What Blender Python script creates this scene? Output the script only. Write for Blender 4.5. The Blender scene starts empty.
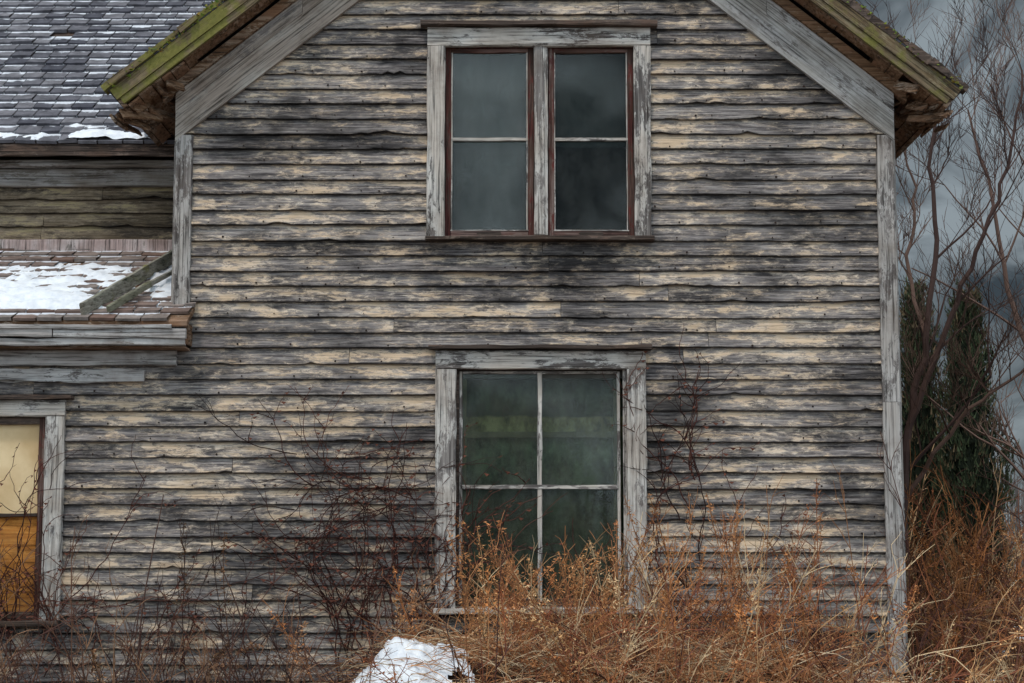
import bpy, math, random
from mathutils import Vector, Matrix, noise
random.seed(7)
R=random.random
def U(a,b): return a+(b-a)*random.random()
sc=bpy.context.scene
sc.view_settings.view_transform='Standard'; sc.view_settings.look='None'; sc.view_settings.exposure=0

# ------------------------------------------------ camera (eye height 1.6 m, 14 m from the wall)
TH=math.radians(6.7); LENS=61.5; F=1024*LENS/36.0; CY=-14.0; CZ=1.6
cam=bpy.data.cameras.new("camera"); cam.lens=LENS; cam.sensor_width=36; cam.clip_end=2000
co=bpy.data.objects.new("camera",cam); co.location=(0,CY,CZ); co.rotation_euler=(math.radians(90)+TH,0,0)
sc.collection.objects.link(co); sc.camera=co
def ray(u,v):
    a=(341.5-v)/F
    return ((u-512)/F, math.cos(TH)-a*math.sin(TH), math.sin(TH)+a*math.cos(TH))
def P(u,v,y=0.0):
    d=ray(u,v); t=(y-CY)/d[1]
    return (d[0]*t, y, CZ+d[2]*t)
def hit(u,v,y0,z0,k):   # measured point on a sloped roof plane z=z0+k*(y-y0)
    d=ray(u,v); t=(z0+k*(CY-y0)-CZ)/(d[2]-k*d[1])
    return Vector((d[0]*t, CY+d[1]*t, CZ+d[2]*t))

# ------------------------------------------------ mesh builder
class MB:
    def __init__(s): s.v=[];s.f=[];s.c=[]
    def add(s,vs,fs,cs):
        b=len(s.v); s.v.extend(vs); s.f.extend([tuple(i+b for i in f) for f in fs])
        if isinstance(cs,list): s.c.extend(cs)
        else: s.c.extend([cs]*len(vs))
    def obj(s,name,mat,parent=None,smooth=False):
        me=bpy.data.meshes.new(name); me.from_pydata([tuple(p) for p in s.v],[],s.f)
        a=me.color_attributes.new("col",'FLOAT_COLOR','POINT')
        flat=[]
        for c in s.c: flat.extend((c[0],c[1],c[2],1.0))
        a.data.foreach_set("color",flat)
        if smooth: me.polygons.foreach_set("use_smooth",[True]*len(me.polygons))
        me.materials.append(mat); me.update()
        o=bpy.data.objects.new(name,me); sc.collection.objects.link(o)
        if parent: o.parent=parent
        return o
def empty(name):
    e=bpy.data.objects.new(name,None); sc.collection.objects.link(e); return e
def box(mb,x0,x1,y0,y1,z0,z1,c=None):
    if c is None: c=(R(),R(),R())
    vs=[(x0,y0,z0),(x1,y0,z0),(x1,y1,z0),(x0,y1,z0),(x0,y0,z1),(x1,y0,z1),(x1,y1,z1),(x0,y1,z1)]
    mb.add(vs,[(0,1,5,4),(1,2,6,5),(2,3,7,6),(3,0,4,7),(4,5,6,7),(3,2,1,0)],c)
def prism(mb,poly,y0,y1,c=None):
    if c is None: c=(R(),R(),R())
    n=len(poly)
    vs=[(p[0],y0,p[1]) for p in poly]+[(p[0],y1,p[1]) for p in poly]
    fs=[tuple(range(n)),tuple(range(2*n-1,n-1,-1))]+[(i,i+n,(i+1)%n+n,(i+1)%n) for i in range(n)]
    mb.add(vs,fs,c)
def plank(mb,a,b,w,t,wd=(0,0,1),jit=0.003,c=None,seg=0.12):
    """worn plank from a to b (centre line), width w along wd, thickness t; ragged arrises"""
    if c is None: c=(R(),R(),R())
    a=Vector(a);b=Vector(b);d=(b-a);L=d.length;d.normalize()
    wv=Vector(wd); wv=(wv-d*wv.dot(d)).normalized(); tv=d.cross(wv).normalized()
    n=max(1,int(L/seg)); vs=[];fs=[]; bev=min(t,w)*0.14; sd=R()*100
    for i in range(n+1):
        p=a+d*(L*i/n)
        def j(k): return jit*noise.noise(Vector((i*0.45,k*3.1,sd)))*1.6
        prof=[(-w/2+bev,-t/2),(w/2-bev,-t/2),(w/2,-t/2+bev),(w/2,t/2-bev),(w/2-bev,t/2),(-w/2+bev,t/2),(-w/2,t/2-bev),(-w/2,-t/2+bev)]
        for k,(x,y) in enumerate(prof):
            g=k//2 if k<7 else 3
            vs.append(p+wv*(x+j(g))+tv*(y+j(g+5)*0.6))
        if i:
            o=(i-1)*8
            for k in range(8): fs.append((o+k,o+(k+1)%8,o+8+(k+1)%8,o+8+k))
    fs.append(tuple(range(7,-1,-1))); fs.append(tuple(n*8+k for k in range(8)))
    mb.add(vs,fs,c)
def tube(mb,pts,r0,r1,c,sides=3):
    n=len(pts); vs=[];fs=[]
    for i,p in enumerate(pts):
        d=(pts[min(i+1,n-1)]-pts[max(i-1,0)])
        if d.length<1e-6: d=Vector((0,0,1))
        d.normalize(); a=d.cross(Vector((0.31,0.95,0.05))); a.normalize(); b=d.cross(a)
        r=r0+(r1-r0)*i/(n-1)
        for k in range(sides):
            an=2*math.pi*k/sides; vs.append(p+a*(r*math.cos(an))+b*(r*math.sin(an)))
        if i:
            o=(i-1)*sides
            for k in range(sides): fs.append((o+k,o+(k+1)%sides,o+sides+(k+1)%sides,o+sides+k))
    mb.add(vs,fs,c)

# ------------------------------------------------ node helpers
class NT:
    def __init__(s,name):
        s.m=bpy.data.materials.new(name); s.m.use_nodes=True; s.t=s.m.node_tree; s.t.nodes.clear()
        s.out=s.t.nodes.new('ShaderNodeOutputMaterial')
    def n(s,ty,**k):
        x=s.t.nodes.new(ty)
        for a,b in k.items(): setattr(x,a,b)
        return x
    def l(s,a,b): s.t.links.new(a,b)
    def put(s,sock,val):
        if isinstance(val,bpy.types.NodeSocket): s.l(val,sock)
        else: sock.default_value=val
    def math(s,op,a,b=0.0,c=None,clamp=False):
        x=s.n('ShaderNodeMath',operation=op,use_clamp=clamp); s.put(x.inputs[0],a); s.put(x.inputs[1],b)
        if c is not None: s.put(x.inputs[2],c)
        return x.outputs[0]
    def vmath(s,op,a,b):
        x=s.n('ShaderNodeVectorMath',operation=op); s.put(x.inputs[0],a); s.put(x.inputs[1],b); return x.outputs[0]
    def noise(s,vec,scale=1.0,detail=5,rough=.6,dist=0.0):
        x=s.n('ShaderNodeTexNoise'); s.l(vec,x.inputs['Vector']); x.inputs['Scale'].default_value=scale
        x.inputs['Detail'].default_value=detail; x.inputs['Roughness'].default_value=rough; x.inputs['Distortion'].default_value=dist
        return x.outputs['Fac']
    def ramp(s,f,st,interp='LINEAR'):
        x=s.n('ShaderNodeValToRGB'); x.color_ramp.interpolation=interp; e=x.color_ramp.elements
        while len(e)<len(st): e.new(0.5)
        for i,(p,c) in enumerate(st):
            e[i].position=p; e[i].color=(c[0],c[1],c[2],1) if not isinstance(c,(int,float)) else (c,c,c,1)
        s.l(f,x.inputs[0]); return x.outputs[0]
    def mix(s,f,a,b,mode='MIX'):
        x=s.n('ShaderNodeMix',data_type='RGBA',blend_type=mode); s.put(x.inputs[0],f)
        for i,v in ((6,a),(7,b)):
            if isinstance(v,tuple) and len(v)==3: v=(v[0],v[1],v[2],1)
            s.put(x.inputs[i],v)
        return x.outputs[2]
    def obj(s): return s.n('ShaderNodeTexCoord').outputs['Object']
    def attr(s):
        a=s.n('ShaderNodeAttribute',attribute_name='col'); sp=s.n('ShaderNodeSeparateColor'); s.l(a.outputs['Color'],sp.inputs[0])
        return a.outputs['Color'],sp.outputs[0],sp.outputs[1],sp.outputs[2]
    def finish(s,col,rough=.85,bump=None,bs=.5,bd=.004,spec=.2):
        b=s.n('ShaderNodeBsdfPrincipled'); s.put(b.inputs['Base Color'],col if not isinstance(col,tuple) else (*col[:3],1))
        s.put(b.inputs['Roughness'],rough); b.inputs['Specular IOR Level'].default_value=spec
        if bump is not None:
            u=s.n('ShaderNodeBump'); u.inputs['Strength'].default_value=bs; u.inputs['Distance'].default_value=bd
            s.l(bump,u.inputs['Height']); s.l(u.outputs[0],b.inputs['Normal'])
        s.l(b.outputs[0],s.out.inputs[0]); return s.m

def clap_mat(name,w=((.032,.027,.028),(.165,.145,.143),(.40,.36,.335)),p=((.70,.52,.36),(.70,.61,.52)),bias=0.0):
    s=NT(name); v=s.obj(); col,r1,r2,r3=s.attr()
    off=s.n('ShaderNodeCombineXYZ'); s.l(s.math('MULTIPLY',r1,37.0),off.inputs[0]); s.l(s.math('MULTIPLY',r1,11.0),off.inputs[1])
    vo=s.vmath('ADD',v,off.outputs[0])
    streak=s.noise(s.vmath('MULTIPLY',vo,(2.8,1,75)),1,6,.76,.3)
    patch=s.noise(s.vmath('MULTIPLY',vo,(9.0,1,30)),1,7,.82,.55)
    patch2=s.noise(s.vmath('MULTIPLY',vo,(2.4,1,10)),1,5,.65,.3)
    large=s.noise(s.vmath('MULTIPLY',v,(.62,1,1.7)),1,4,.62)
    a=s.math('MULTIPLY',patch,1.30)
    a=s.math('ADD',a,s.math('MULTIPLY',patch2,1.05))
    a=s.math('ADD',a,s.math('MULTIPLY',large,.75))
    a=s.math('ADD',a,s.math('MULTIPLY',s.math('SUBTRACT',r1,.5),.07))
    a=s.math('ADD',a,s.math('MULTIPLY',s.math('SUBTRACT',r2,.42),.10))
    a=s.math('SUBTRACT',a,1.135-bias)
    mask=s.ramp(a,[(.49,0.0),(.54,1.0)])
    thin=s.ramp(a,[(.33,0.0),(.52,1.0)])
    wv=s.math('ADD',s.math('MULTIPLY',streak,1.05),s.math('MULTIPLY',s.math('SUBTRACT',r3,.5),.08))
    wood=s.ramp(wv,[(.39,w[0]),(.52,w[1]),(.69,w[2])])
    # black mildew along the grain
    mil=s.noise(s.vmath('MULTIPLY',vo,(2.2,1,7)),1,6,.68,.4)
    wood=s.mix(s.math('MULTIPLY',s.ramp(s.math('ADD',s.math('MULTIPLY',mil,.7),s.math('MULTIPLY',s.math('SUBTRACT',1.0,large),.35)),[(.51,0.0),(.62,1.0)]),.72),wood,(.020,.018,.018))
    tonec=s.mix(s.ramp(patch2,[(.38,0.0),(.62,1.0)]),p[1],p[0])
    paint=s.mix(1.0,tonec,s.ramp(wv,[(.36,.34),(.50,.80),(.64,1.0)]),'MULTIPLY')
    c=s.mix(s.math('MULTIPLY',thin,.60),wood,s.mix(.5,paint,(.31,.255,.215)))
    c=s.mix(mask,c,paint)
    c=s.mix(1.0,c,s.ramp(large,[(.34,.58),(.48,.95),(.56,1.0)]),'MULTIPLY')
    c=s.mix(1.0,c,s.ramp(s.math('ADD',r2,s.math('MULTIPLY',s.math('SUBTRACT',patch,.5),.30)),[(0.0,.20),(.10,.92),(.78,1.0),(.97,.45)]),'MULTIPLY')  # lap shadow painted into the colour along each lower edge; top edge darkened too
    return s.finish(c,.85,streak,1.0,.008)

def wood_mat(name,ang=0.0,w=((.035,.03,.028),(.15,.132,.125),(.30,.27,.25)),p=((.62,.585,.55),(.54,.475,.42)),bias=0.0,moss=None,mossb=0.0,stain=.5):
    s=NT(name); v=s.obj(); col,r1,r2,r3=s.attr()
    rot=s.n('ShaderNodeVectorRotate',rotation_type='Y_AXIS'); s.l(v,rot.inputs['Vector']); rot.inputs['Angle'].default_value=ang
    off=s.n('ShaderNodeCombineXYZ'); s.l(s.math('MULTIPLY',r1,23.0),off.inputs[0]); s.l(s.math('MULTIPLY',r2,9.0),off.inputs[2])
    vo=s.vmath('ADD',rot.outputs[0],off.outputs[0])
    streak=s.noise(s.vmath('MULTIPLY',vo,(1.8,14,60)),1,6,.70,.3)
    patch=s.noise(s.vmath('MULTIPLY',vo,(7,9,22)),1,7,.80,.4)
    big=s.noise(s.vmath('MULTIPLY',vo,(1.8,2,6)),1,3,.55)
    a=s.math('ADD',s.math('MULTIPLY',patch,1.1),s.math('MULTIPLY',big,.8))
    a=s.math('ADD',a,s.math('MULTIPLY',s.math('SUBTRACT',r3,.5),.12))
    a=s.math('SUBTRACT',a,.45-bias)
    mask=s.ramp(a,[(.46,0.0),(.53,1.0)])
    wood=s.ramp(s.math('ADD',streak,s.math('MULTIPLY',s.math('SUBTRACT',r2,.5),.12)),[(.35,w[0]),(.5,w[1]),(.68,w[2])])
    pc=s.mix(s.ramp(big,[(.4,0.0),(.6,1.0)]),p[0],p[1])
    pc=s.mix(1.0,pc,s.ramp(streak,[(.37,.18),(.48,.78),(.60,1.0)]),'MULTIPLY')
    c=s.mix(mask,wood,pc)
    st=s.noise(s.vmath('MULTIPLY',v,(2.2,2.2,2.2)),1,6,.7)
    c=s.mix(s.math('MULTIPLY',s.ramp(st,[(.48,0.0),(.68,1.0)]),stain),c,(.085,.052,.034))
    if moss:
        mn=s.noise(s.vmath('MULTIPLY',v,(3,3,3)),1,7,.7)
        mm=s.ramp(s.math('ADD',mn,mossb),[(.47,0.0),(.58,1.0)])
        c=s.mix(mm,c,s.mix(s.noise(s.vmath('MULTIPLY',v,(40,40,40)),1,2,.5),moss[0],moss[1]))
    return s.finish(c,.88,streak,.8,.006)

def stem_mat(name,rough=.85):
    s=NT(name); col,a,b,c=s.attr()
    return s.finish(col,rough,spec=.1)

def shingle_mat(name,c0,c1,snow=.0,edge=.9):
    s=NT(name); v=s.obj(); col,r1,r2,r3=s.attr()
    n=s.noise(s.vmath('MULTIPLY',v,(9,9,9)),1,6,.7)
    base=s.mix(r1,c0,c1)
    base=s.mix(1.0,base,s.ramp(n,[(.3,.45),(.7,1.35)]),'MULTIPLY')
    n2=s.noise(s.vmath('MULTIPLY',v,(8,8,8)),1,5,.65)
    n3=s.noise(s.vmath('MULTIPLY',v,(1.1,1.1,1.1)),1,3,.5)
    f=s.math('ADD',s.math('MULTIPLY',r2,.62),s.math('ADD',s.math('MULTIPLY',n2,.75),s.math('MULTIPLY',n3,.35)))
    f=s.math('ADD',f,s.math('MULTIPLY',s.math('SUBTRACT',r3,.5),.20))
    f=s.math('SUBTRACT',f,.62-snow)
    m=s.ramp(f,[(.46,0.0),(.57,edge)])
    c=s.mix(m,base,(.66,.68,.73))
    return s.finish(c,.85)

def snow_mat():
    s=NT("snow"); v=s.obj(); n=s.noise(s.vmath('MULTIPLY',v,(14,14,14)),1,5,.6)
    c=s.ramp(n,[(.3,(.62,.65,.71)),(.6,(.80,.81,.84))])
    return s.finish(c,.6,n,.4,.01)

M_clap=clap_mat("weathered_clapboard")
M_clap2=clap_mat("brown_mossy_clapboard",w=((.035,.026,.017),(.15,.11,.07),(.27,.21,.15)),p=((.38,.30,.17),(.36,.26,.18)),bias=-.02)
M_trimH=wood_mat("peeling_trim_horizontal",0,bias=.06)
M_trimV=wood_mat("peeling_trim_vertical",math.pi/2,bias=.07)
M_corner=wood_mat("grey_corner_board_paint",math.pi/2,p=((.49,.46,.44),(.41,.37,.34)),bias=.09)
ANG=math.atan(.797)
M_rakeL=wood_mat("frieze_wood_left",ANG,p=((.43,.38,.335),(.35,.285,.24)),bias=.07)
M_rakeR=wood_mat("frieze_wood_right",-ANG,p=((.51,.485,.47),(.41,.38,.35)),bias=.10)
mossc=((.085,.085,.018),(.23,.205,.06))
M_barL=wood_mat("mossy_bargeboard_left",ANG,w=((.03,.022,.015),(.13,.09,.05),(.25,.19,.12)),p=((.27,.21,.13),(.18,.13,.08)),moss=mossc,mossb=.02)
M_barR=wood_mat("mossy_bargeboard_right",-ANG,w=((.03,.022,.015),(.13,.09,.05),(.25,.19,.12)),p=((.27,.22,.14),(.18,.13,.08)),moss=mossc,mossb=-.03)
M_soff=wood_mat("rotten_soffit_wood",0,w=((.03,.018,.012),(.16,.085,.045),(.30,.19,.12)),p=((.46,.37,.29),(.27,.145,.085)),bias=-.03)
M_red=wood_mat("oxblood_sash_paint",math.pi/2,w=((.03,.017,.014),(.10,.055,.045),(.24,.18,.16)),p=((.15,.036,.030),(.10,.032,.028)),bias=.0)
M_redH=wood_mat("oxblood_rail_paint",0,w=((.03,.015,.012),(.12,.07,.06),(.28,.22,.19)),p=((.13,.05,.04),(.26,.17,.15)),bias=.04)
M_dark=wood_mat("dark_drip_cap_wood",0,w=((.02,.015,.012),(.07,.05,.042),(.15,.11,.09)),p=((.22,.17,.14),(.14,.09,.07)),bias=-.08)
M_mossy=wood_mat("mossy_loose_board",0.5,w=((.06,.05,.035),(.22,.20,.16),(.38,.35,.30)),p=((.30,.29,.24),(.22,.21,.15)),moss=mossc,mossb=-.08,stain=.2)
M_snow=snow_mat()
M_sh1=shingle_mat("slate_grey_shingles",(.065,.064,.08),(.18,.172,.19),snow=.055)
M_sh2=shingle_mat("brown_shingles",(.16,.10,.08),(.25,.21,.19),snow=.06)
M_stem=stem_mat("dead_stems")

def plain(name,c,rough=.8,c2=None,sc_=(6,6,6)):
    s=NT(name)
    n=s.noise(s.vmath('MULTIPLY',s.obj(),sc_),1,5,.6)
    return s.finish(s.mix(s.ramp(n,[(.35,0.0),(.65,1.0)]),c,c2 or tuple(x*.6 for x in c)),rough)
M_sheath=plain("sheathing_board",(.03,.025,.02))
M_int=plain("interior_plaster",(.09,.085,.075))

def glass_mat(name,dirt=.12,refl=.0,dcol=(.3,.32,.3)):
    s=NT(name); v=s.obj()
    t=s.n('ShaderNodeBsdfTransparent'); t.inputs[0].default_value=(.80,.86,.82,1)
    g=s.n('ShaderNodeBsdfGlossy'); g.inputs['Roughness'].default_value=.03; g.inputs[0].default_value=(.9,.95,.95,1)
    bmp=s.n('ShaderNodeBump'); bmp.inputs['Strength'].default_value=.12; bmp.inputs['Distance'].default_value=.01
    s.l(s.noise(s.vmath('MULTIPLY',v,(2,2,2)),1,1,.4),bmp.inputs['Height']); s.l(bmp.outputs[0],g.inputs['Normal'])
    fr=s.n('ShaderNodeFresnel'); fr.inputs[0].default_value=1.5
    mx=s.n('ShaderNodeMixShader'); s.l(s.math('ADD',fr.outputs[0],refl),mx.inputs[0]); s.l(t.outputs[0],mx.inputs[1]); s.l(g.outputs[0],mx.inputs[2])
    d=s.n('ShaderNodeBsdfDiffuse'); d.inputs[0].default_value=(*dcol,1)
    m2=s.n('ShaderNodeMixShader')
    dn=s.noise(s.vmath('MULTIPLY',v,(6,6,4)),1,6,.75)
    sp=s.noise(s.vmath('MULTIPLY',v,(150,150,150)),1,1,.5)
    df=s.math('MULTIPLY',s.ramp(s.math('ADD',s.math('MULTIPLY',dn,.7),s.math('MULTIPLY',sp,.35)),[(.42,.2),(.68,1.0)]),dirt*2)
    s.l(df,m2.inputs[0]); s.l(mx.outputs[0],m2.inputs[1]); s.l(d.outputs[0],m2.inputs[2])
    s.l(m2.outputs[0],s.out.inputs[0]); return s.m
M_glass=glass_mat("dusty_window_glass",.13,-.015,(.22,.23,.23))
M_glassg=glass_mat("clean_window_glass",.04,-.02)
M_glassL=glass_mat("lower_window_glass",.12,-.02,(.17,.17,.13))

# ------------------------------------------------ house
house=empty("weathered_clapboard_house")
CX=.185; HW=2.92; AP_IN=7.21; SL=.797; AP_T=7.976
XL=CX-HW; XR=CX+HW
E=.1255
def rectc(u0,v0,u1,v1):   # edges averaged so the opening is truly rectangular
    vm=(v0+v1)/2
    return (P(u0,vm)[0],P(u1,vm)[0],P(u0,v1)[2],P(u0,v0)[2])
H_up=rectc(445,48,634,238)
H_lo=rectc(456,370,627,606)
H_lf=(-5.0,P(45,500)[0],P(20,620)[2],P(20,417)[2])
HOLES=[H_up,H_lo,H_lf]
def clapboards(mb,sh,base,z0,z1,y,holes,xs,seg=.05):
    k=0; z=z0
    while z<z1:
        x0,x1=xs(z)
        if x1-x0<.1: z+=E;k+=1;continue
        iv=[(x0,x1,None)]
        for h in holes:
            nv=[]
            for (a,b,cl) in iv:
                if z<h[3] and z+E>h[2] and h[0]<b and h[1]>a:
                    if a<h[0]: nv.append((a,h[0]-.015,cl))
                    if b>h[1]: nv.append((h[1]+.015,b,cl))
                    if z<h[2]-.01: nv.append((max(a,h[0]-.02),min(b,h[1]+.02),h[2]))
                else: nv.append((a,b,cl))
            iv=nv
        rowd=U(-.004,.004)
        for (a,b,cl) in iv:
            zt=z+E if cl is None else cl
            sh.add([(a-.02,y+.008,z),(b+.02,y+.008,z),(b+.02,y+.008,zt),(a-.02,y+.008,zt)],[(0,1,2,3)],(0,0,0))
            x=a
            while x<b-.01:
                L=U(1.4,4.4); e=min(b,x+L)
                if b-e<.5: e=b
                r1,r3=R(),R(); n=max(2,int((e-x)/seg)); sd=R()*500
                dm=[]
                if R()<.7:
                    for _ in range(random.choice([1,2,3,4])): dm.append((U(x,e),U(.02,.22),U(.008,.032)))
                warp=U(0,.012) if R()<.7 else U(.014,.028); droop=rowd+U(-.003,.003); sl=U(-.002,.002)
                endlift=U(.0,.016) if R()<.45 else 0
                vs=[];fs=[];cs=[]
                for i in range(n+1):
                    f=i/n
                    xx=x+.002+(e-x-.004)*f
                    zb=z+droop+sl*(xx-x)+.005*noise.noise(Vector((xx*1.1,sd,0)))+.0028*noise.noise(Vector((xx*15,sd,5)))
                    for (cx_,w_,d_) in dm:
                        q=abs(xx-cx_)/w_
                        if q<1: zb+=d_*(1-q)*(.5+noise.noise(Vector((xx*30,sd,9))))
                    yo=y-.034-warp*(.5+noise.noise(Vector((xx*.9,sd,3))))-.002*noise.noise(Vector((xx*9,sd,4)))-endlift*max(0,f-.8)*4
                    top=(zt+.036 if cl is None else zt)
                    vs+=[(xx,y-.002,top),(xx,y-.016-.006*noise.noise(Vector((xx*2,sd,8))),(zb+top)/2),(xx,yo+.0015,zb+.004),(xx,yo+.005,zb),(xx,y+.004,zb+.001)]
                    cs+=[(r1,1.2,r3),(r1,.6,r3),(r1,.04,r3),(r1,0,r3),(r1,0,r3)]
                    if i:
                        o=(i-1)*5
                        for q in range(4): fs.append((o+q,o+q+1,o+5+q+1,o+5+q))
                fs+= [(0,1,2,3,4),(n*5+4,n*5+3,n*5+2,n*5+1,n*5)]
                mb.add(vs,fs,cs)
                x=e
        z+=E;k+=1
mb=MB();sh=MB()
def xs_front(z):
    if z<3.2: return (-7.5,XR-.02)
    dx=min(HW-.03,(AP_IN+.10-z-.06)/SL)
    return (CX-dx,CX+dx)
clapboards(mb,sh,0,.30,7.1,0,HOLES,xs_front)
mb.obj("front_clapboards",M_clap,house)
prism(sh,[(XL+.01,4.6),(XL+.01,5.0),(CX,7.62),(CX,7.3),(CX-2.6,5.0)],.012,.03)
prism(sh,[(XR-.01,4.6),(CX+2.6,5.0),(CX,7.3),(CX,7.62),(XR-.01,5.0)],.012,.03)
sh.obj("wall_sheathing",M_sheath,house)
nb=MB()
z=.30;row=0
while z<6.9:
    x0,x1=xs_front(z+.05); x=x0+U(.05,.4)
    while x<x1:
        zz=z+.024+U(-.007,.010); ok=True
        for h in HOLES:
            if h[0]-.15<x<h[1]+.15 and h[2]-.1<zz<h[3]+.15: ok=False
        if ok and R()<.9:
            r=U(.005,.011); y=-.042
            vs=[(x+r*math.cos(t*math.pi/3)*U(.7,1.1),y,zz+r*math.sin(t*math.pi/3)*U(.7,1.1)) for t in range(6)]+[(x,y-.002,zz)]+[(x,-.01,zz)]
            nb.add(vs,[(t,(t+1)%6,6) for t in range(6)]+[((t+1)%6,t,7) for t in range(6)],(R(),R(),R()))
        x+=.405+U(-.05,.05) if R()<.8 else U(.08,.2)
    z+=E;row+=1
nb.obj("nail_heads",plain("rusty_nail",(.03,.014,.01),.7,(.012,.008,.007)),house)

# corner boards
t=MB()
plank(t,(XL+.07,-.032,3.50),(XL+.07,-.032,4.93),.135,.058,(1,0,0),.005,seg=.1)
plank(t,(XR-.07,-.032,.62),(XR-.07,-.032,2.75),.140,.058,(1,0,0),.005,seg=.1)
plank(t,(XR-.07,-.032,2.753),(XR-.07,-.032,4.93),.140,.056,(1,0,0),.005,seg=.1)
plank(t,(XR+.012,.055,.62),(XR+.012,.055,4.9),.10,.022,(0,1,0),.003,seg=.1)
plank(t,(XL-.012,.055,3.4),(XL-.012,.055,4.9),.10,.022,(0,1,0),.003,seg=.1)
t.obj("corner_boards",M_corner,house)

for s,mat,nm in ((-1,M_rakeL,"left"),(1,M_rakeR,"right")):
    t=MB()
    def ln(dx,ap): return (CX+s*dx,ap-SL*dx)
    prism(t,[ln(0,AP_IN),ln(HW+.005,AP_IN),ln(HW+.005,7.60),ln(0,7.60)],-.064,.0)
    prism(t,[ln(0,7.44),ln(1.9,7.44),ln(1.9,7.603),ln(0,7.603)],-.072,-.0645)
    prism(t,[ln(1.905,7.46),ln(HW+.006,7.46),ln(HW+.006,7.604),ln(1.905,7.604)],-.074,-.0645)
    t.obj("rake_frieze_board",mat,house)
    t=MB()
    prism(t,[ln(0,7.606),ln(HW+.10,7.606),ln(HW+.10,7.70),ln(0,7.70)],-.11,.0)
    t.obj("rake_bed_mould",M_soff,house)
    sn,cs_=.623,.782
    def off(dx,d): return (CX+s*(dx-sn*d), AP_T-SL*dx-cs_*d)
    t=MB()
    prism(t,[(CX,AP_T-.05/cs_),off(3.42,.045),off(3.42,.145),(CX,AP_T-.145/cs_)],-.40,-.362)
    prism(t,[(CX,AP_T-.147/cs_),off(3.40,.147),off(3.40,.20),(CX,AP_T-.20/cs_)],-.385,-.350)
    t.obj("bargeboard",(M_barL if s<0 else M_barR),house)
    t=MB()
    dx=0.0
    while dx<3.44:
        d2=min(3.45,dx+U(.08,.22)); o=U(-.445,-.40); th=U(.025,.06)
        prism(t,[off(dx,-.006-U(0,.016)),off(d2,-.006-U(0,.012)),off(d2,th),off(dx,th+U(-.01,.01))],o,-.3); dx=d2+.002
    t.obj("rake_roofing_edge",M_dark if s>0 else M_barL,house)
    t=MB()
    for i in range(420 if s<0 else 300):
        dx=U(.6,3.42); q=off(dx,-.012+U(0,.07)); y=-.425+U(-.02,.03); r=U(.006,.024)
        c0=Vector((q[0],y,q[1])); vs=[c0+Vector((U(-1,1),U(-1,1)*.6,U(-.6,1)))*r for _ in range(5)]
        t.add(vs,[(0,1,2),(0,2,3),(0,3,4),(0,4,1),(1,2,3),(1,3,4)],(U(.10,.22),U(.10,.20),U(.02,.05)))
    t.obj("roof_edge_moss",M_stem,house)
    t=MB()
    prism(t,[(CX,AP_T),off(3.43,.0),off(3.43,.04),(CX,AP_T-.04/cs_)],-.395,9.0,(0.3,0.2,0.5))
    t.obj("main_roof",M_sh1,house)
    t=MB()
    y=-.36
    while y<9:
        y2=min(9.0,y+U(1.2,3)); q=U(.22,.235) if y<-.3 else U(.24,.27)
        prism(t,[off(3.39,.045),off(3.42,.045),off(3.42,q),off(3.39,q)],y,y2-.004); y=y2
    t.obj("eave_fascia",M_soff,house)
    t=MB()
    for (ya,yb) in ((-.345,-.235),(-.232,-.10)):
        dx=0.0
        while dx<2.95:
            d2=min(3.0,dx+U(.8,1.6)); d0=.165+U(-.006,.01)
            prism(t,[off(dx,d0),off(d2-.006,d0),off(d2-.006,d0+.018),off(dx,d0+.018)],ya,yb); dx=d2
    dd=3.385
    while dd>2.90:
        w_=U(.07,.11); y=-.345
        while y<8.8:
            y2=y+U(.5,1.6); d0=.20+U(-.012,.016)
            if R()<.85 or y>2:
                prism(t,[off(dd,d0),off(dd-w_+.006,d0),off(dd-w_+.006,d0+.018),off(dd,d0+.018)],y,y2-.006)
            y=y2
        dd-=w_
    for y in (-.30,.1,.55,1.0,1.5):
        prism(t,[off(3.38,.05),off(2.85,.05),off(2.85,.185),off(3.38,.185)],y,y+.045)
    for i in range(20):
        dxx=U(2.95,3.38); a=Vector((CX+s*dxx,U(-.36,.05),AP_T-SL*dxx-.30+U(-.04,.03)))
        b=a+Vector((s*U(-.24,.03),U(.1,.6),U(-.04,.14)))
        plank(t,a,b,U(.04,.10),.018,(s*.6,0,.8),.010)
    t.obj("eave_soffit",M_soff,house)

t=MB()
box(t,XR-.06,XR-.005,.03,8.6,.3,5.5); box(t,XL+.005,XL+.06,.03,8.6,.3,5.5)
prism(t,[(XL,.3),(XR,.3),(XR,5.5),(CX,7.86),(XL,5.5)],8.6,8.66)
box(t,XL+.07,XR-.07,.04,8.55,2.95,3.05); box(t,XL+.07,XR-.07,.04,8.55,.3,.4)
box(t,-9,XL,.04,5,.3,.4)
box(t,XL+.07,XR-.07,3.4,3.45,.42,5.45)
t.obj("inner_walls_and_floors",M_int,house)
t=MB()
z=.3
while z<5.0:
    pv=[(XR-.004,0.11,z+E+.01),(XR-.004,8.66,z+E+.01),(XR+.02,8.66,z),(XR+.02,.11,z),(XR-.004,.11,z),(XR-.004,8.66,z)]
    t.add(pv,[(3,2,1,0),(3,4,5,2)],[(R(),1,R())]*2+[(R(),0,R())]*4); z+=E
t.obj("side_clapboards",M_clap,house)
t=MB(); box(t,-9,XR+.0,.03,8.6,0,.3)
for i in range(46):
    x=-8.8+i*.262
    for k in range(2): box(t,x+U(0,.02)+k*.11,x+.24+U(0,.02)+k*.11,U(-.02,.0),.04,.0+k*.15,.145+k*.15)
t.obj("stone_foundation",plain("field_stone",(.2,.19,.18),.9,(.09,.085,.08)),house)

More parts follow.
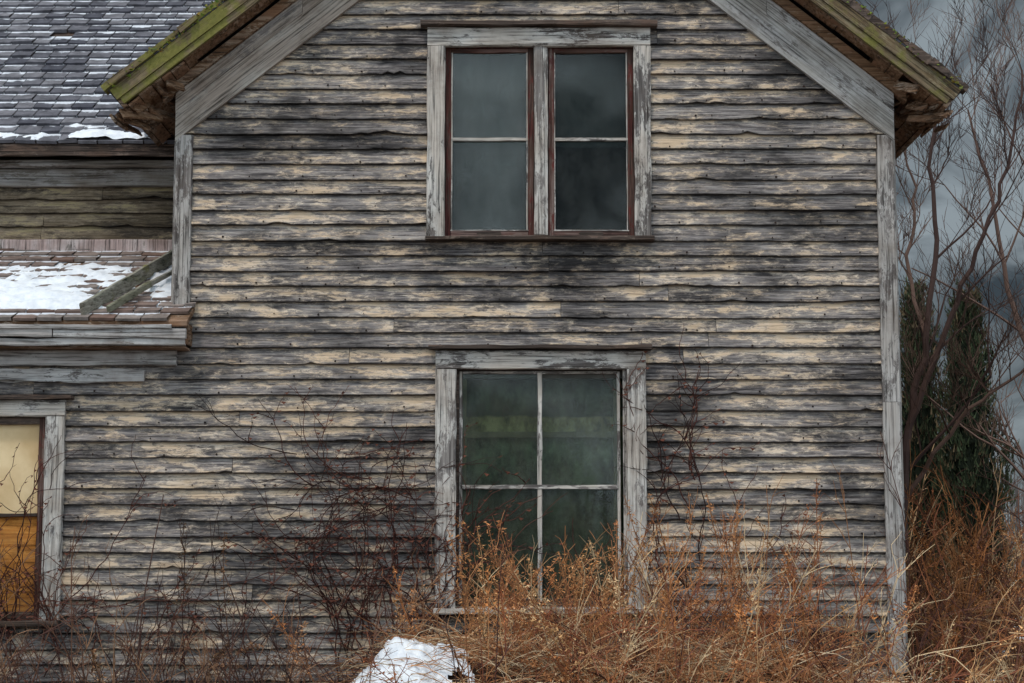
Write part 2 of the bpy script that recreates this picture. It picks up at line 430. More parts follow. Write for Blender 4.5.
# ------------------------------------------------ windows
def casing(tH,tV,r,wl,wr,wt,wb,y=-.038,th=.064,jit=.006):
    x0,x1,z0,z1=r
    if wl: plank(tV,(x0-wl/2,y,z0-wb),(x0-wl/2,y,z1),wl,th,(1,0,0),jit)
    if wr: plank(tV,(x1+wr/2,y,z0-wb),(x1+wr/2,y,z1),wr,th,(1,0,0),jit)
    plank(tH,(x0-wl-.0,y,z1+wt/2+.001),(x1+wr,y,z1+wt/2+.001),wt,th+.004,(0,0,1),jit)
def pane(mb,x0,x1,z0,z1,y): mb.add([(x0,y,z0),(x1,y,z0),(x1,y+.002,z1),(x0,y+.002,z1)],[(0,1,2,3)],(0,0,0))
def jamb(mb,r,d=.14):
    x0,x1,z0,z1=r
    box(mb,x0-.02,x0,.0,d,z0,z1); box(mb,x1,x1+.02,.0,d,z0,z1); box(mb,x0-.02,x1+.02,.001,d,z1,z1+.02); box(mb,x0-.02,x1+.02,.001,d,z0-.02,z0)
def curtain(name,x0,x1,z0,z1,y,mat,amp=.02,fold=9,parent=None):
    m=MB();nx=70;nz=10;vs=[];fs=[]
    for j in range(nz+1):
        for i in range(nx+1):
            x=x0+(x1-x0)*i/nx; z=z0+(z1-z0)*j/nz
            vs.append((x,y+amp*(math.sin(x*fold*6+1.3*noise.noise(Vector((x*5,z*.7,2))))+noise.noise(Vector((x*9,z*1.2,0)))),z))
    for j in range(nz):
        for i in range(nx): a=j*(nx+1)+i; fs.append((a,a+1,a+nx+2,a+nx+1))
    m.add(vs,fs,(.5,.5,.5)); return m.obj(name,mat,parent,True)

win=empty("upper_window"); win.parent=house
x0,x1,z0,z1=H_up
tH=MB();tV=MB();tR=MB();tRH=MB();tD=MB();tw=MB();twH=MB()
casing(tH,tV,H_up,.145,.135,.155,.0)
xm=(x0+x1)/2
plank(tV,(xm,-.02,z0+.02),(xm,-.02,z1),.085,.06,(1,0,0),.006)
plank(tV,(xm+.052,-.008,z0+.02),(xm+.052,-.008,z1),.03,.05,(1,0,0),.003)
plank(tD,(x0-.20,-.07,z1+.178),(x1+.19,-.07,z1+.178),.036,.13,(0,0,1),.008)
plank(tD,(x0-.15,-.07,z0-.02),(x1+.15,-.07,z0-.02),.032,.14,(0,0,1),.006)
zm=P(500,139)[2]
for k,(a,b) in enumerate(((x0,xm-.045),(xm+.07,x1))):
    ys=.03
    plank(tR,(a+.026,ys,z0),(a+.026,ys,z1),.048,.04,(1,0,0),.006)
    plank(tR,(b-.026,ys,z0),(b-.026,ys,z1),.052,.04,(1,0,0),.006)
    plank(tRH,(a+.05,ys+.001,z1-.018),(b-.05,ys+.001,z1-.018),.034,.038,(0,0,1),.004)
    plank(tRH,(a+.05,ys+.001,z0+.035),(b-.05,ys+.001,z0+.035),.065,.038,(0,0,1),.006)
    plank(twH,(a+.05,ys-.006,zm),(b-.05,ys-.006,zm),.026,.03,(0,0,1),.003)
    plank(twH,(a+.045,ys-.006,z0+.066),(b-.045,ys-.006,z0+.066),.008,.03,(0,0,1),.003)
    for ss in (0,1):
        xx=a+.055 if ss==0 else b-.057
        plank(tw,(xx,ys-.004,z0+.07),(xx,ys-.004,z1-.035),.009,.028,(1,0,0),.002)
    cxs=(a+b)/2
    pts=[(cxs-.10+U(-.01,.01),ys-.028,z0+.035),(cxs-.09,ys-.028,z0+.052),(cxs+.09,ys-.028,z0+.052),(cxs+.10,ys-.028,z0+.03),(cxs+.08,ys-.028,z0+.018),(cxs-.08,ys-.028,z0+.018)]
    tD.add(pts,[(0,5,4,3,2,1)],(.1,.1,.1))
    g=MB(); pane(g,a+.04,b-.04,zm,z1-.02,ys+.004+.003*k); pane(g,a+.04,b-.04,z0+.05,zm,ys+.012)
    g.obj("pane_glass",M_glass if k==0 else M_glassg,win)
jb=MB(); jamb(jb,H_up); jb.obj("jamb",M_red,win)
tH.obj("head_casing",M_trimH,win);tV.obj("side_casing",M_trimV,win);tR.obj("sash_stiles",M_red,win);tRH.obj("sash_rails",M_redH,win);tD.obj("drip_cap_and_sill",M_dark,win)
tw.obj("storm_frame",M_trimV,win);twH.obj("meeting_rail",M_trimH,win)
curtain("grey_curtain",x0+.01,xm-.02,z0+.0,z1,.17,plain("grey_cloth",(.10,.11,.105),.9,(.075,.08,.08),(3,3,3)),.006,4,win)
curtain("grey_curtain",xm+.04,x1-.01,zm-.02,z1,.22,plain("dark_grey_cloth",(.04,.045,.045),.9,(.025,.03,.03),(3,3,3)),.006,4,win)

win=empty("lower_window"); win.parent=house
x0,x1,z0,z1=H_lo
tH=MB();tV=MB();tR=MB();tRH=MB();tD=MB();tw=MB();twH=MB()
casing(tH,tV,H_lo,.165,.155,.15,.05)
plank(tD,(x0-.22,-.07,z1+.172),(x1+.20,-.07,z1+.172),.03,.14,(0,0,1),.007)
plank(tH,(x0-.17,-.075,z0-.035),(x1+.16,-.075,z0-.035),.05,.12,(0,0,1),.006)
plank(tR,(x0+.011,.03,z0),(x0+.011,.03,z1),.022,.06,(1,0,0),.002)
plank(tV,(x1-.014,.005,z0),(x1-.014,.005,z1),.03,.04,(1,0,0),.003)
plank(tw,(x0+.036,.035,z0+.02),(x0+.036,.035,z1-.01),.026,.035,(1,0,0),.002)
plank(tw,(x1-.062,.035,z0+.02),(x1-.062,.035,z1-.01),.024,.035,(1,0,0),.002)
xm=P(540,487)[0]; zm=P(540,487)[2]
plank(tw,(xm,.03,z0+.03),(xm,.03,z1-.02),.036,.035,(1,0,0),.004)
plank(twH,(x0+.05,.028,zm),(x1-.07,.028,zm),.034,.04,(0,0,1),.004)
plank(twH,(x0+.05,.032,z1-.018),(x1-.07,.032,z1-.018),.022,.035,(0,0,1),.002)
plank(tRH,(x0+.02,.032,z0+.03),(x1-.03,.032,z0+.03),.06,.035,(0,0,1),.003)
g=MB()
for (a,b) in ((x0+.045,xm-.012),(xm+.012,x1-.07)):
    pane(g,a,b,zm+.01,z1-.025,.036+U(0,.004)); pane(g,a,b,z0+.055,zm-.01,.040+U(0,.004))
g.obj("pane_glass",M_glassL,win)
jb=MB(); jamb(jb,H_lo); jb.obj("jamb",M_dark,win)
zi=P(540,434)[2]; t=MB()
plank(t,(x0+.03,.09,zi),(x1-.04,.09,zi),.05,.03,(0,0,1),.003)
plank(t,(x0+.05,.09,z0+.03),(x0+.05,.09,z1),.06,.03,(1,0,0),.003)
plank(t,(x1-.07,.09,z0+.03),(x1-.07,.09,z1),.06,.03,(1,0,0),.003)
t.obj("inner_sash",plain("dim_green_paint",(.16,.16,.09),.8,(.08,.08,.05)),win)
tH.obj("head_casing_and_sill",M_trimH,win);tV.obj("side_casing",M_trimV,win);tR.obj("jamb_liner",M_dark,win);tD.obj("drip_cap",M_dark,win)
tw.obj("muntin_vertical",M_trimV,win);twH.obj("muntin_horizontal",M_trimH,win);tRH.obj("bottom_rail",M_dark,win)
s=NT("green_curtain_cloth"); v=s.obj(); sp=s.n('ShaderNodeSeparateXYZ'); s.l(v,sp.inputs[0])
zz=s.math('ADD',sp.outputs[2],s.math('MULTIPLY',s.math('SUBTRACT',s.noise(s.vmath('MULTIPLY',v,(4,4,4)),1,3,.5),.5),.10))
f=s.math('DIVIDE',s.math('SUBTRACT',zz,z0),(z1-z0))
c=s.ramp(f,[(0,(.05,.062,.04)),(.22,(.08,.10,.06)),(.50,(.055,.075,.05)),(.52,(.08,.115,.07)),(.64,(.11,.155,.09)),(.72,(.09,.125,.07)),(.735,(.23,.23,.10)),(.80,(.19,.19,.08)),(.81,(.03,.045,.03)),(.90,(.065,.09,.065)),(1,(.03,.04,.03))])
c=s.mix(1.0,c,s.ramp(s.noise(s.vmath('MULTIPLY',v,(7,4,4.5)),1,8,.74),[(.34,.12),(.48,.7),(.62,1.4)]),'MULTIPLY')
s.finish(c,.9)
curtain("green_curtain",x0+.0,x1-.0,z0,z1,.17,s.m,.008,5,win)

win=empty("boarded_window"); win.parent=house
x0,x1,z0,z1=H_lf
tH=MB();tV=MB();tR=MB();tD=MB()
casing(tH,tV,H_lf,.14,.155,.13,.0)
plank(tD,(x0-.16,-.065,z1+.152),(x1+.215,-.065,z1+.152),.03,.13,(0,0,1),.007)
plank(tD,(x0-.16,-.065,z0-.022),(x1+.16,-.065,z0-.022),.04,.14,(0,0,1),.005)
plank(tR,(x1-.03,.012,z0),(x1-.03,.012,z1),.06,.05,(1,0,0),.005)
plank(tR,(x0+.03,.012,z0),(x0+.03,.012,z1),.06,.05,(1,0,0),.005)
zm=P(20,515)[2]
tRH=MB()
plank(tRH,(x0+.06,.013,z1-.03),(x1-.06,.013,z1-.03),.055,.045,(0,0,1),.004)
plank(tRH,(x0+.06,.013,zm),(x1-.06,.013,zm),.028,.04,(0,0,1),.003)
plank(tRH,(x0+.06,.013,z0+.035),(x1-.06,.013,z0+.035),.06,.045,(0,0,1),.003)
tH.obj("head_casing",M_trimH,win);tV.obj("side_casing",M_trimV,win);tR.obj("sash_stiles",M_red,win);tRH.obj("sash_rails",M_dark,win);tD.obj("drip_cap_and_sill",M_dark,win)
t=MB(); box(t,x0+.05,x1-.05,.036,.045,z0,zm-.002)
t.obj("plywood_panel",wood_mat("orange_plywood",0,w=((.30,.10,.02),(.50,.19,.04),(.62,.28,.07)),p=((.58,.24,.05),(.46,.17,.03)),bias=-.05),win)
t=MB(); box(t,x0+.05,x1-.05,.036,.045,zm+.002,z1)
t.obj("cream_board",plain("cream_panel",(.76,.58,.35),.85,(.58,.40,.21),(2.5,2.5,2.5)),win)
jb=MB(); jamb(jb,H_lf); jb.obj("jamb",M_dark,win)

# ------------------------------------------------ left wing roofs
Y0,Z0,K=-.35,3.365,.5
XE=P(188,325,-.3)[0]
def shingles(mb,x0,x1f,y0,z0,k,length,expo,width,lift=.006):
    cs_=1/math.sqrt(1+k*k); sn_=k*cs_; n=int(length/expo)+1
    for j in range(n):
        s0=j*expo; s1=min(length,s0+expo*1.35); x=x0+(j%2)*width*.5-U(0,.03)
        xr=x1f(s0)
        while x<xr:
            w=width*U(.85,1.12); xe=min(x+w-.010,xr)
            if xe-x>.02 and not (R()<.02):
                dz=U(0,.014); sk=U(-.014,.014); ds=U(-.012,.012)
                def pt(xx,ss,h): return (xx,y0+ss*cs_-h*sn_,z0+ss*sn_+h*cs_)
                r1,r3=R(),R(); hb=.014+lift+dz
                vs=[pt(x,s0+ds,hb),pt(xe,s0+ds+sk,hb+U(-.003,.004)),pt(xe,s1,.003),pt(x,s1,.003),pt(x,s0+ds,.001),pt(xe,s0+ds+sk,.001)]
                mb.add(vs,[(0,1,2,3),(4,5,1,0)],[(r1,0,r3),(r1,0,r3),(r1,1.35,r3),(r1,1.35,r3),(r1,-.5,r3),(r1,-.5,r3)])
            x+=w
t=MB()
def slab(mb,x0,x1,y0,z0,y1,z1,th):
    mb.add([(x0,y0,z0),(x1,y0,z0),(x1,y1,z1),(x0,y1,z1),(x0,y0,z0-th),(x1,y0,z0-th),(x1,y1,z1-th),(x0,y1,z1-th)],[(0,1,2,3),(4,7,6,5),(0,4,5,1),(1,5,6,2),(3,2,6,7),(0,3,7,4)],(.4,.3,.5))
slab(t,-9,XL-.003,Y0+.37,Z0+.185,1.4,Z0+(1.4-Y0)*K,.05)
slab(t,-9,XE,Y0,Z0,Y0+.37,Z0+.185,.045)
t.obj("lower_roof_deck",M_soff,house)
t=MB()
def xr_low(s_): return XE+.015 if s_<.34 else XL-.01
shingles(t,-9,xr_low,Y0-.02,Z0,K,1.95,.155,.21)
t.obj("lower_roof_shingles",M_sh2,house)
t=MB()
plank(t,(-9,Y0+.03,Z0-.085),(-3.62,Y0+.03,Z0-.078),.08,.05,(0,0,1),.007)
plank(t,(-3.61,Y0+.03,Z0-.082),(XE-.01,Y0+.03,Z0-.098),.08,.05,(0,0,1),.007)
plank(t,(-9,Y0+.055,Z0-.150),(XE-.02,Y0+.055,Z0-.162),.055,.06,(0,0,1),.006)
plank(t,(-9,Y0+.014,Z0-.042),(XE-.12,Y0+.014,Z0-.042),.030,.06,(0,0,1),.006)
plank(t,(-9,-.054,3.105),(P(178,355)[0],-.054,3.105),.125,.06,(0,0,1),.006)
plank(t,(-9,-.044,2.985),(P(146,370)[0],-.044,2.962),.105,.055,(0,0,1),.016)
t.obj("lower_eave_fascia",wood_mat("grey_white_eave_paint",0,p=((.54,.52,.51),(.44,.40,.38)),bias=.13),house)
t=MB(); box(t,-9,XE-.03,Y0+.09,.0,Z0-.20,Z0-.185)
box(t,XE-.035,XE-.015,Y0+.06,-.0,Z0-.17,Z0+.0)
t.obj("lower_eave_soffit",M_soff,house)
t=MB();sh=MB()
clapboards(t,sh,0,4.30,4.80,1.35,[],lambda z:(-9,XL+.02))
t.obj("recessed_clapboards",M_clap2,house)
box(sh,-9,XL,1.362,1.42,3.9,5.1)
sh.obj("recessed_sheathing",M_sheath,house)
t=MB()
plank(t,(-9,1.315,4.245),(XL,1.315,4.245),.125,.06,(0,0,1),.004)
t.obj("recessed_base_board",wood_mat("pinkish_peeling_board",math.pi/2,p=((.62,.54,.53),(.50,.38,.36)),bias=.08),house)
t=MB()
plank(t,(-9,1.305,4.865),(XL,1.305,4.865),.16,.06,(0,0,1),.005)
plank(t,(-9,1.24,4.975),(XL,1.24,4.975),.05,.14,(0,0,1),.005)
t.obj("recessed_frieze_board",wood_mat("brown_frieze",0,w=((.03,.027,.022),(.13,.115,.10),(.24,.22,.20)),p=((.36,.34,.33),(.26,.23,.20)),bias=.06),house)
Y1,Z1,K1=1.0,5.10,.75; YR=4.45; ZR=Z1+(YR-Y1)*K1
t=MB()
xrr=CX-(AP_T-ZR)/SL
th=.06
t.add([(-9,Y1,Z1),(XL,Y1,Z1),(xrr,YR,ZR),(-9,YR,ZR),(-9,Y1,Z1-th),(XL,Y1,Z1-th),(xrr,YR,ZR-th),(-9,YR,ZR-th),(-9,2*YR-Y1,Z1),(XL,2*YR-Y1,Z1)],
      [(0,1,2,3),(4,7,6,5),(0,4,5,1),(3,2,9,8)],(.2,.1,.5))
t.obj("upper_roof_deck",M_dark,house)
t=MB()
L1=math.hypot(YR-Y1,ZR-Z1)
shingles(t,-9,lambda s_: XL+(xrr-XL)*s_/L1,Y1-.02,Z1,K1,L1,.185,.20,.012)
t.obj("upper_roof_shingles",M_sh1,house)
t=MB(); plank(t,(-9,Y1+.02,Z1-.065),(XL,Y1+.02,Z1-.065),.07,.03,(0,0,1),.006)
t.obj("upper_eave_fascia",M_dark,house)
t=MB(); box(t,-9,-8.95,.03,1.4,.3,3.3); box(t,-9.0,-8.95,1.4,7.5,.3,5.1); box(t,-9,XL,7.5,7.56,.3,5.1)
t.obj("wing_walls",M_int,house)

def snow_roof(name,x0,x1,s0,s1,y0,z0,k,fn,res=.035):
    m=MB(); cs_=1/math.sqrt(1+k*k); sn_=k*cs_; nx=int((x1-x0)/res); ns=int((s1-s0)/res); vs=[];fs=[];hs=[]
    for j in range(ns+1):
        for i in range(nx+1):
            x=x0+(x1-x0)*i/nx; s_=s0+(s1-s0)*j/ns
            h=fn(x,s_); hs.append(h); h=max(h,-.02)
            vs.append((x,y0+s_*cs_-h*sn_,z0+s_*sn_+h*cs_))
    for j in range(ns):
        for i in range(nx):
            a=j*(nx+1)+i; q=(a,a+1,a+nx+2,a+nx+1)
            if max(hs[w] for w in q)>-.015: fs.append(q)
    m.add(vs,fs,(1,1,1)); return m.obj(name,M_snow,house,True)
def fb(x,y,s=0): return noise.fractal(Vector((x,y,s)),.9,2.1,5)
def f_low(x,s_):
    b=.045*fb(x*.9,s_*2.2,3)+.035*fb(x*5,s_*9,7)+.018*fb(x*22,s_*30,7)
    c=.045 if .30<s_<1.35 else .045-.30*min(abs(s_-.30),abs(s_-1.35))
    gap=-.05*math.exp(-((x+3.15)/.16)**2)
    return b+c-.004+gap - (.02 if s_>1.55 else 0)
snow_roof("lower_roof_snow",-6.5,XL-.02,.05,1.85,Y0,Z0,K,f_low,.03)
def f_up(x,s_):
    edge=.065*max(0,1-s_/.6)*(1 if x>-3.9 else .8)
    return -.030+edge+.05*fb(x*1.5,s_*2.5,11)+.030*fb(x*8,s_*10,2)
snow_roof("upper_roof_snow",-6.5,XL-.03,.0,1.6,Y1,Z1+.012,K1,f_up,.03)
t=MB()
for (a,b,w) in (((82,311),(176,254),.115),((108,309),(150,284),.05),((120,300),(176,270),.04)):
    A=hit(*a,Y0,Z0+.07,K); B=hit(*b,Y0,Z0+.12,K)
    plank(t,A,B,w,.028,(0,-.25,1),.007)
t.obj("loose_boards",M_mossy,house)

# ------------------------------------------------ ground
s=NT("winter_grass_ground"); v=s.obj()
n=s.noise(s.vmath('MULTIPLY',v,(.35,.35,.35)),1,7,.7); n2=s.noise(s.vmath('MULTIPLY',v,(6,6,6)),1,5,.7)
c=s.ramp(n2,[(.3,(.05,.032,.018)),(.6,(.16,.11,.06)),(.8,(.22,.17,.09))])
c=s.mix(s.ramp(s.math('ADD',n,s.math('MULTIPLY',n2,.15)),[(.60,0.0),(.66,1.0)]),c,(.75,.77,.8))
M_gr=s.finish(c,.95)
t=MB(); n=60
def gx(i): q=(i/n-.5)*2; return 700*math.copysign(abs(q)**3,q)
vs=[(gx(i),gx(j),.03*noise.noise(Vector((gx(i)*.4,gx(j)*.4,0)))-.02) for j in range(n+1) for i in range(n+1)]
fs=[(j*(n+1)+i,j*(n+1)+i+1,(j+1)*(n+1)+i+1,(j+1)*(n+1)+i) for j in range(n) for i in range(n)]
t.add(vs,fs,(0,0,0)); t.obj("ground",M_gr,None,True)

# ------------------------------------------------ vegetation
PAL=[(.28,.105,.045),(.36,.15,.06),(.44,.26,.13),(.17,.06,.035),(.08,.036,.03),(.52,.38,.23),(.30,.13,.06),(.22,.075,.04)]
def vc(c,k=.25):
    f=1+U(-k,k); return (c[0]*f,c[1]*f,c[2]*f)
def bend(p,d,L,n,wob,grav):
    pts=[p.copy()]; d=d.normalized()
    for i in range(n):
        d=d+Vector((U(-wob,wob),U(-wob,wob),U(-wob,wob)*.6-grav*(i+1)/n)); d.normalize(); p=p+d*(L/n); pts.append(p.copy())
    return pts
def seedhead(mb,pts,c,n=100,w=.055):
    c=(min(1,c[0]*1.25+.03),c[1]*1.15+.02,c[2]*1.1)
    for _ in range(n):
        k=U(5,7.99); i=int(k); q=pts[i].lerp(pts[min(i+1,len(pts)-1)],k-i)
        q=q+Vector((U(-w,w),U(-w,w),U(-w,w)))*(1.25-(k-5)/3)
        a=Vector((U(-1,1),U(-1,1),U(-.6,.9))).normalized()*U(.012,.036); b=Vector((U(-1,1),U(-1,1),U(-1,1))).normalized()*.007
        mb.add([q-b,q+b,q+a],[(0,1,2)],vc(c,.35))
def weed(mb,x,y,h,lean=(0,0),twigs=6,pal=PAL,plume=.3,r=.004,grav=.12,z0=0):
    c=vc(random.choice(pal)); d=Vector((lean[0]+U(-.22,.22),lean[1]+U(-.2,.2),1))
    pts=bend(Vector((x,y,z0)),d,h,8,.11,U(0,grav)); tube(mb,pts,r,r*.45,c)
    for _ in range(twigs):
        i=random.randint(3,7); q=pts[i]; dd=(pts[i]-pts[i-1]).normalized()+Vector((U(-1,1),U(-1,1),U(-.1,.6)))
        L=U(.08,.42); tp=bend(q,dd,L,4,.24,U(0,.25)); tube(mb,tp,r*.6,r*.25,vc(c))
        for _ in range(2):
            e=tp[random.randint(1,4)]; tube(mb,bend(e,dd+Vector((U(-1,1),U(-1,1),U(-.6,.6))),U(.04,.16),2,.3,.1),r*.4,r*.2,vc(c))
    if R()<plume: seedhead(mb,pts,c)
def heap(x,y):
    a=.92*math.exp(-((x-1.15)/1.8)**4-((y+1.9)/1.1)**2)+.82*math.exp(-((x+.75)/.6)**2-((y+2.0)/.9)**2)+.42*math.exp(-((x+3)/1.8)**2-((y+1.5)/1.0)**2)
    return min(a,1.05)*.84+.11*noise.noise(Vector((x*1.5,y*2.0,0)))+.05*noise.noise(Vector((x*7,y*7,0)))
m=MB()
for i in range(190):
    x=U(-.5,3.4) if R()<.5 else random.gauss(1.0,.6); y=U(-3.4,-.35)
    if x<-.3 and y<-1.6: y=U(-1.5,-.4)
    weed(m,x,y,U(.85,1.2) if R()<.5 else U(1.2,1.8),(U(-.35,.35),U(-.15,.1)),random.randint(4,9),PAL,.35,U(.0042,.007),.35)
for i in range(120):
    x=random.gauss(1.2,.95); y=U(-3.0,-1.0)
    if x<-.2: continue
    weed(m,x,y,U(.6,1.2),(U(-.9,.9),U(-.3,.2)),random.randint(3,7),PAL,.2,U(.0045,.007),.8,heap(x,y)*.8)
for i in range(56):
    x=random.gauss(.5,.42); weed(m,x,U(-1.4,-.5),U(1.2,1.85),(U(-.15,.25),0),6,[(.40,.19,.085),(.48,.27,.13),(.34,.15,.07)],1.0,.006)
for i in range(30):
    weed(m,random.gauss(1.6,.65),U(-1.6,-.3),U(1.5,2.15),(U(-.25,.25),0),9,[(.20,.08,.045),(.32,.15,.07)],.6,.0065)
m.obj("dead_goldenrod_brush",M_stem)
m=MB()
for i in range(140):
    x=U(-4.3,-.3); weed(m,x,U(-3,-.3),U(.7,1.15) if R()<.72 else U(1.2,1.9),(U(-.4,.4),0),random.randint(4,9),[(.08,.04,.032),(.14,.07,.045),(.24,.13,.075),(.05,.026,.022)],.1,.0058,.3)
m.obj("leafless_weeds",M_stem)
m=MB(); nx,ny=150,60; vs=[];fs=[]
for j in range(ny+1):
    for i in range(nx+1):
        x=-5+9.3*i/nx; y=-4+3.8*j/ny; vs.append((x,y,heap(x,y)-.07))
fs=[(j*(nx+1)+i,j*(nx+1)+i+1,(j+1)*(nx+1)+i+1,(j+1)*(nx+1)+i) for j in range(ny) for i in range(nx)]
m.add(vs,fs,(.035,.02,.013))
STR=[(.54,.36,.21),(.42,.21,.10),(.28,.12,.055),(.62,.48,.32),(.12,.055,.035),(.36,.17,.08)]
for i in range(6500):
    x=random.gauss(.8,1.7); y=U(-3.4,-.8)
    if not -4.8<x<4.2: continue
    if ((x+.76)/.42)**2+((y+2.4)/.45)**2<1 and R()<.8: continue
    z=heap(x,y)+U(-.06,.06); an=U(0,2*math.pi)
    d=Vector((math.cos(an),math.sin(an)*.6,U(-.1,.75)))
    tube(m,bend(Vector((x,y,z)),d,U(.2,.75),4,.25,U(.1,.5)),U(.002,.0052),.0012,vc(random.choice(STR),.4))
for i in range(210):
    x=random.gauss(-.72,.3); y=U(-2.7,-1.7); an=U(-.6,.6)+random.choice([0,math.pi])
    tube(m,bend(Vector((x,y,heap(x,y)+U(.02,.09))),Vector((math.cos(an),math.sin(an),U(-.1,.5))),U(.15,.5),4,.25,.4),.0035,.0012,vc(random.choice(STR)))
m.obj("dead_grass_heap",M_stem)
m=MB(); nx,ny=110,70; vs=[];fs=[];hs=[]
for j in range(ny+1):
    for i in range(nx+1):
        x=-1.35+1.6*i/nx; y=-2.95+1.3*j/ny
        g=1-((x+.76)/.34)**2-((y+2.35)/.36)**2
        h=.040*max(g,-2)+.03*fb(x*4,y*4,1)+.045*fb(x*13,y*13,5)-.006; hs.append(h); vs.append((x,y,heap(x,y)+max(-.03,min(h,.05))+.025))
for j in range(ny):
    for i in range(nx):
        a=j*(nx+1)+i; q=(a,a+1,a+nx+2,a+nx+1)
        if max(hs[w] for w in q)>-.02: fs.append(q)
m.add(vs,fs,(1,1,1)); m.obj("snow_patch",M_snow,None,True)

m=MB()
RP=[(.33,.13,.05),(.40,.18,.075),(.20,.075,.04),(.46,.30,.17),(.09,.042,.033),(.32,.15,.07),(.13,.055,.038)]
for i in range(430):
    y=U(-1.0,7.5); x=U(3.3,3.5+(y+14)*.105+1.6)
    weed(m,x,y,U(1.1,2.0)+max(0,y)*.07+(U(0,.8) if R()<.3 else 0),(U(-.35,.35),0),random.randint(5,10),RP,.3,U(.0055,.009)+max(0,y)*.0004,.35)
for i in range(1500):
    y=U(-1,7); x=U(3.3,3.6+(y+14)*.105+1.4); an=U(0,6.28)
    tube(m,bend(Vector((x,y,U(.1,1.1))),Vector((math.cos(an),math.sin(an),U(-.1,.9))),U(.3,.8),4,.25,U(.1,.4)),.0055,.002,vc(random.choice(RP)))
m.obj("dead_weed_thicket",M_stem)

def crawl(mb,u,v,du,dv,L,r,c,y=-.066,depth=0):
    p=Vector(P(u,v,y)); d=Vector((du,0,-dv)).normalized(); pts=[p.copy()]; n=max(4,int(L/.05))
    for i in range(n):
        d=d+Vector((U(-.35,.35),0,U(-.3,.3))); d.y=0; d.normalize(); p=p+d*.05; p.y=y+U(-.012,.006); pts.append(p.copy())
        if R()<.22:
            q=p.copy(); dd=d+Vector((U(-1.2,1.2),0,U(-.9,.9)))
            sub=[q.copy()]
            for k in range(random.randint(4,12)):
                dd=dd+Vector((U(-.4,.4),0,U(-.4,.35))); dd.normalize(); q=q+dd*.04; q.y=y+U(-.03,.004); sub.append(q.copy())
            tube(mb,sub,r*.65,r*.3,vc(c))
            if R()<.7:
                for k in sub[1::2]:
                    a=k+Vector((U(-.03,.03),-.01,U(-.03,.01))); mb.add([k,a,a+Vector((.022,-.004,.018))],[(0,1,2)],vc((.12,.045,.03)))
    tube(mb,pts,r,r*.4,c)
m=MB(); VC=[(.06,.022,.018),(.085,.034,.026),(.035,.018,.016)]
for i in range(36):
    crawl(m,U(335,435),U(600,690),U(-.25,.3),-1,U(.7,1.85),U(.005,.008),random.choice(VC))
for i in range(24): crawl(m,U(290,425),U(450,570),random.choice([-1,1]),U(-.3,.3),U(.5,1.2),.0058,random.choice(VC))
m.obj("climbing_vine",M_stem)
m=MB()
for (u,v,L) in ((690,470,.95),(695,480,.9),(662,480,.7),(700,560,1.4),(668,600,1.5),(740,600,.9),(655,560,.7),(820,640,.9),(650,690,1.2),(690,640,1.5),(770,660,1.0),(680,520,1.2),(715,620,1.3),(692,520,1.4),(700,480,1.0),(685,440,.6)):
    crawl(m,u,v,U(-.15,.15),-1,L,.0068,random.choice(VC))
m.obj("climbing_vine",M_stem)
m=MB()
for i in range(19): crawl(m,U(-10,65),U(620,690),U(-.3,.2),-1,U(.8,2.1),.0062,random.choice(VC),-.095)
for i in range(20): crawl(m,U(60,330),U(640,690),U(-.7,.7),-.9,U(.4,1.0),.0056,random.choice(VC))
for (a,b) in (((135,640),(150,490)),((118,650),(148,600)),((270,640),(225,555)),((320,680),(280,590)),((85,660),(60,560)),((190,690),(240,600))):
    A=Vector(P(*a,-.5)); B=Vector(P(*b,-.35)); A.z-=.5
    tube(m,bend(A,(B-A),(B-A).length,9,.07,.0),.009,.004,(.09,.05,.04))
m.obj("climbing_vine",M_stem)

BK=[(.095,.055,.045),(.12,.075,.06),(.065,.04,.035)]
def twig(mb,p,d,L,r,depth,c):
    n=5; pts=bend(p,d,L,n,.17,-.06); tube(mb,pts,r,r*.45,c,4 if r>.012 else 3)
    if depth<=0: return
    for k in range(random.randint(3,5)):
        i=random.randint(1,n); dd=(pts[i]-pts[i-1]).normalized()
        side=Vector((U(-1,1),U(-1,1),U(-.1,.8))).normalized()
        twig(mb,pts[i],dd*.9+side*.75,L*U(.45,.72),max(.0032,r*U(.42,.6)),depth-1,vc(c,.12))
def limb(mb,pl,y,r0,r1,depth=2,nb=9,L=1.1):
    pts=[Vector(P(u,v,y+dy)) for (u,v,dy) in pl]
    fine=[]
    for i in range(len(pts)-1):
        p0=pts[max(i-1,0)];p1=pts[i];p2=pts[i+1];p3=pts[min(i+2,len(pts)-1)]
        for k in range(5):
            t_=k/5; fine.append(.5*((2*p1)+(-p0+p2)*t_+(2*p0-5*p1+4*p2-p3)*t_*t_+(-p0+3*p1-3*p2+p3)*t_**3)+Vector((U(-.03,.03),U(-.02,.02),0)))
    fine.append(pts[-1]); c=vc(random.choice(BK)); tube(mb,fine,r0,r1,c,7)
    for k in range(nb):
        i=random.randint(int(len(fine)*.25),len(fine)-1); f=i/len(fine); dd=(fine[i]-fine[i-1]).normalized()
        twig(mb,fine[i],dd*.8+Vector((U(-1,1),U(-.8,.8),U(0,.7))),L*U(.6,1.2),(r0+(r1-r0)*f)*.5,depth,vc(c,.15))
m=MB()
limb(m,[(900,800,0),(903,560,0),(910,430,0),(927,340,0),(936,240,.2),(930,150,.3),(944,70,.3)],5,.060,.012,3,11,1.2)
limb(m,[(911,425,0),(948,320,-.4),(985,235,-.8),(1012,150,-1),(1022,70,-1)],5,.036,.010,3,10,1.1)
limb(m,[(927,340,0),(908,270,.5),(915,200,.8),(905,150,1)],5,.028,.010,3,8,.8)
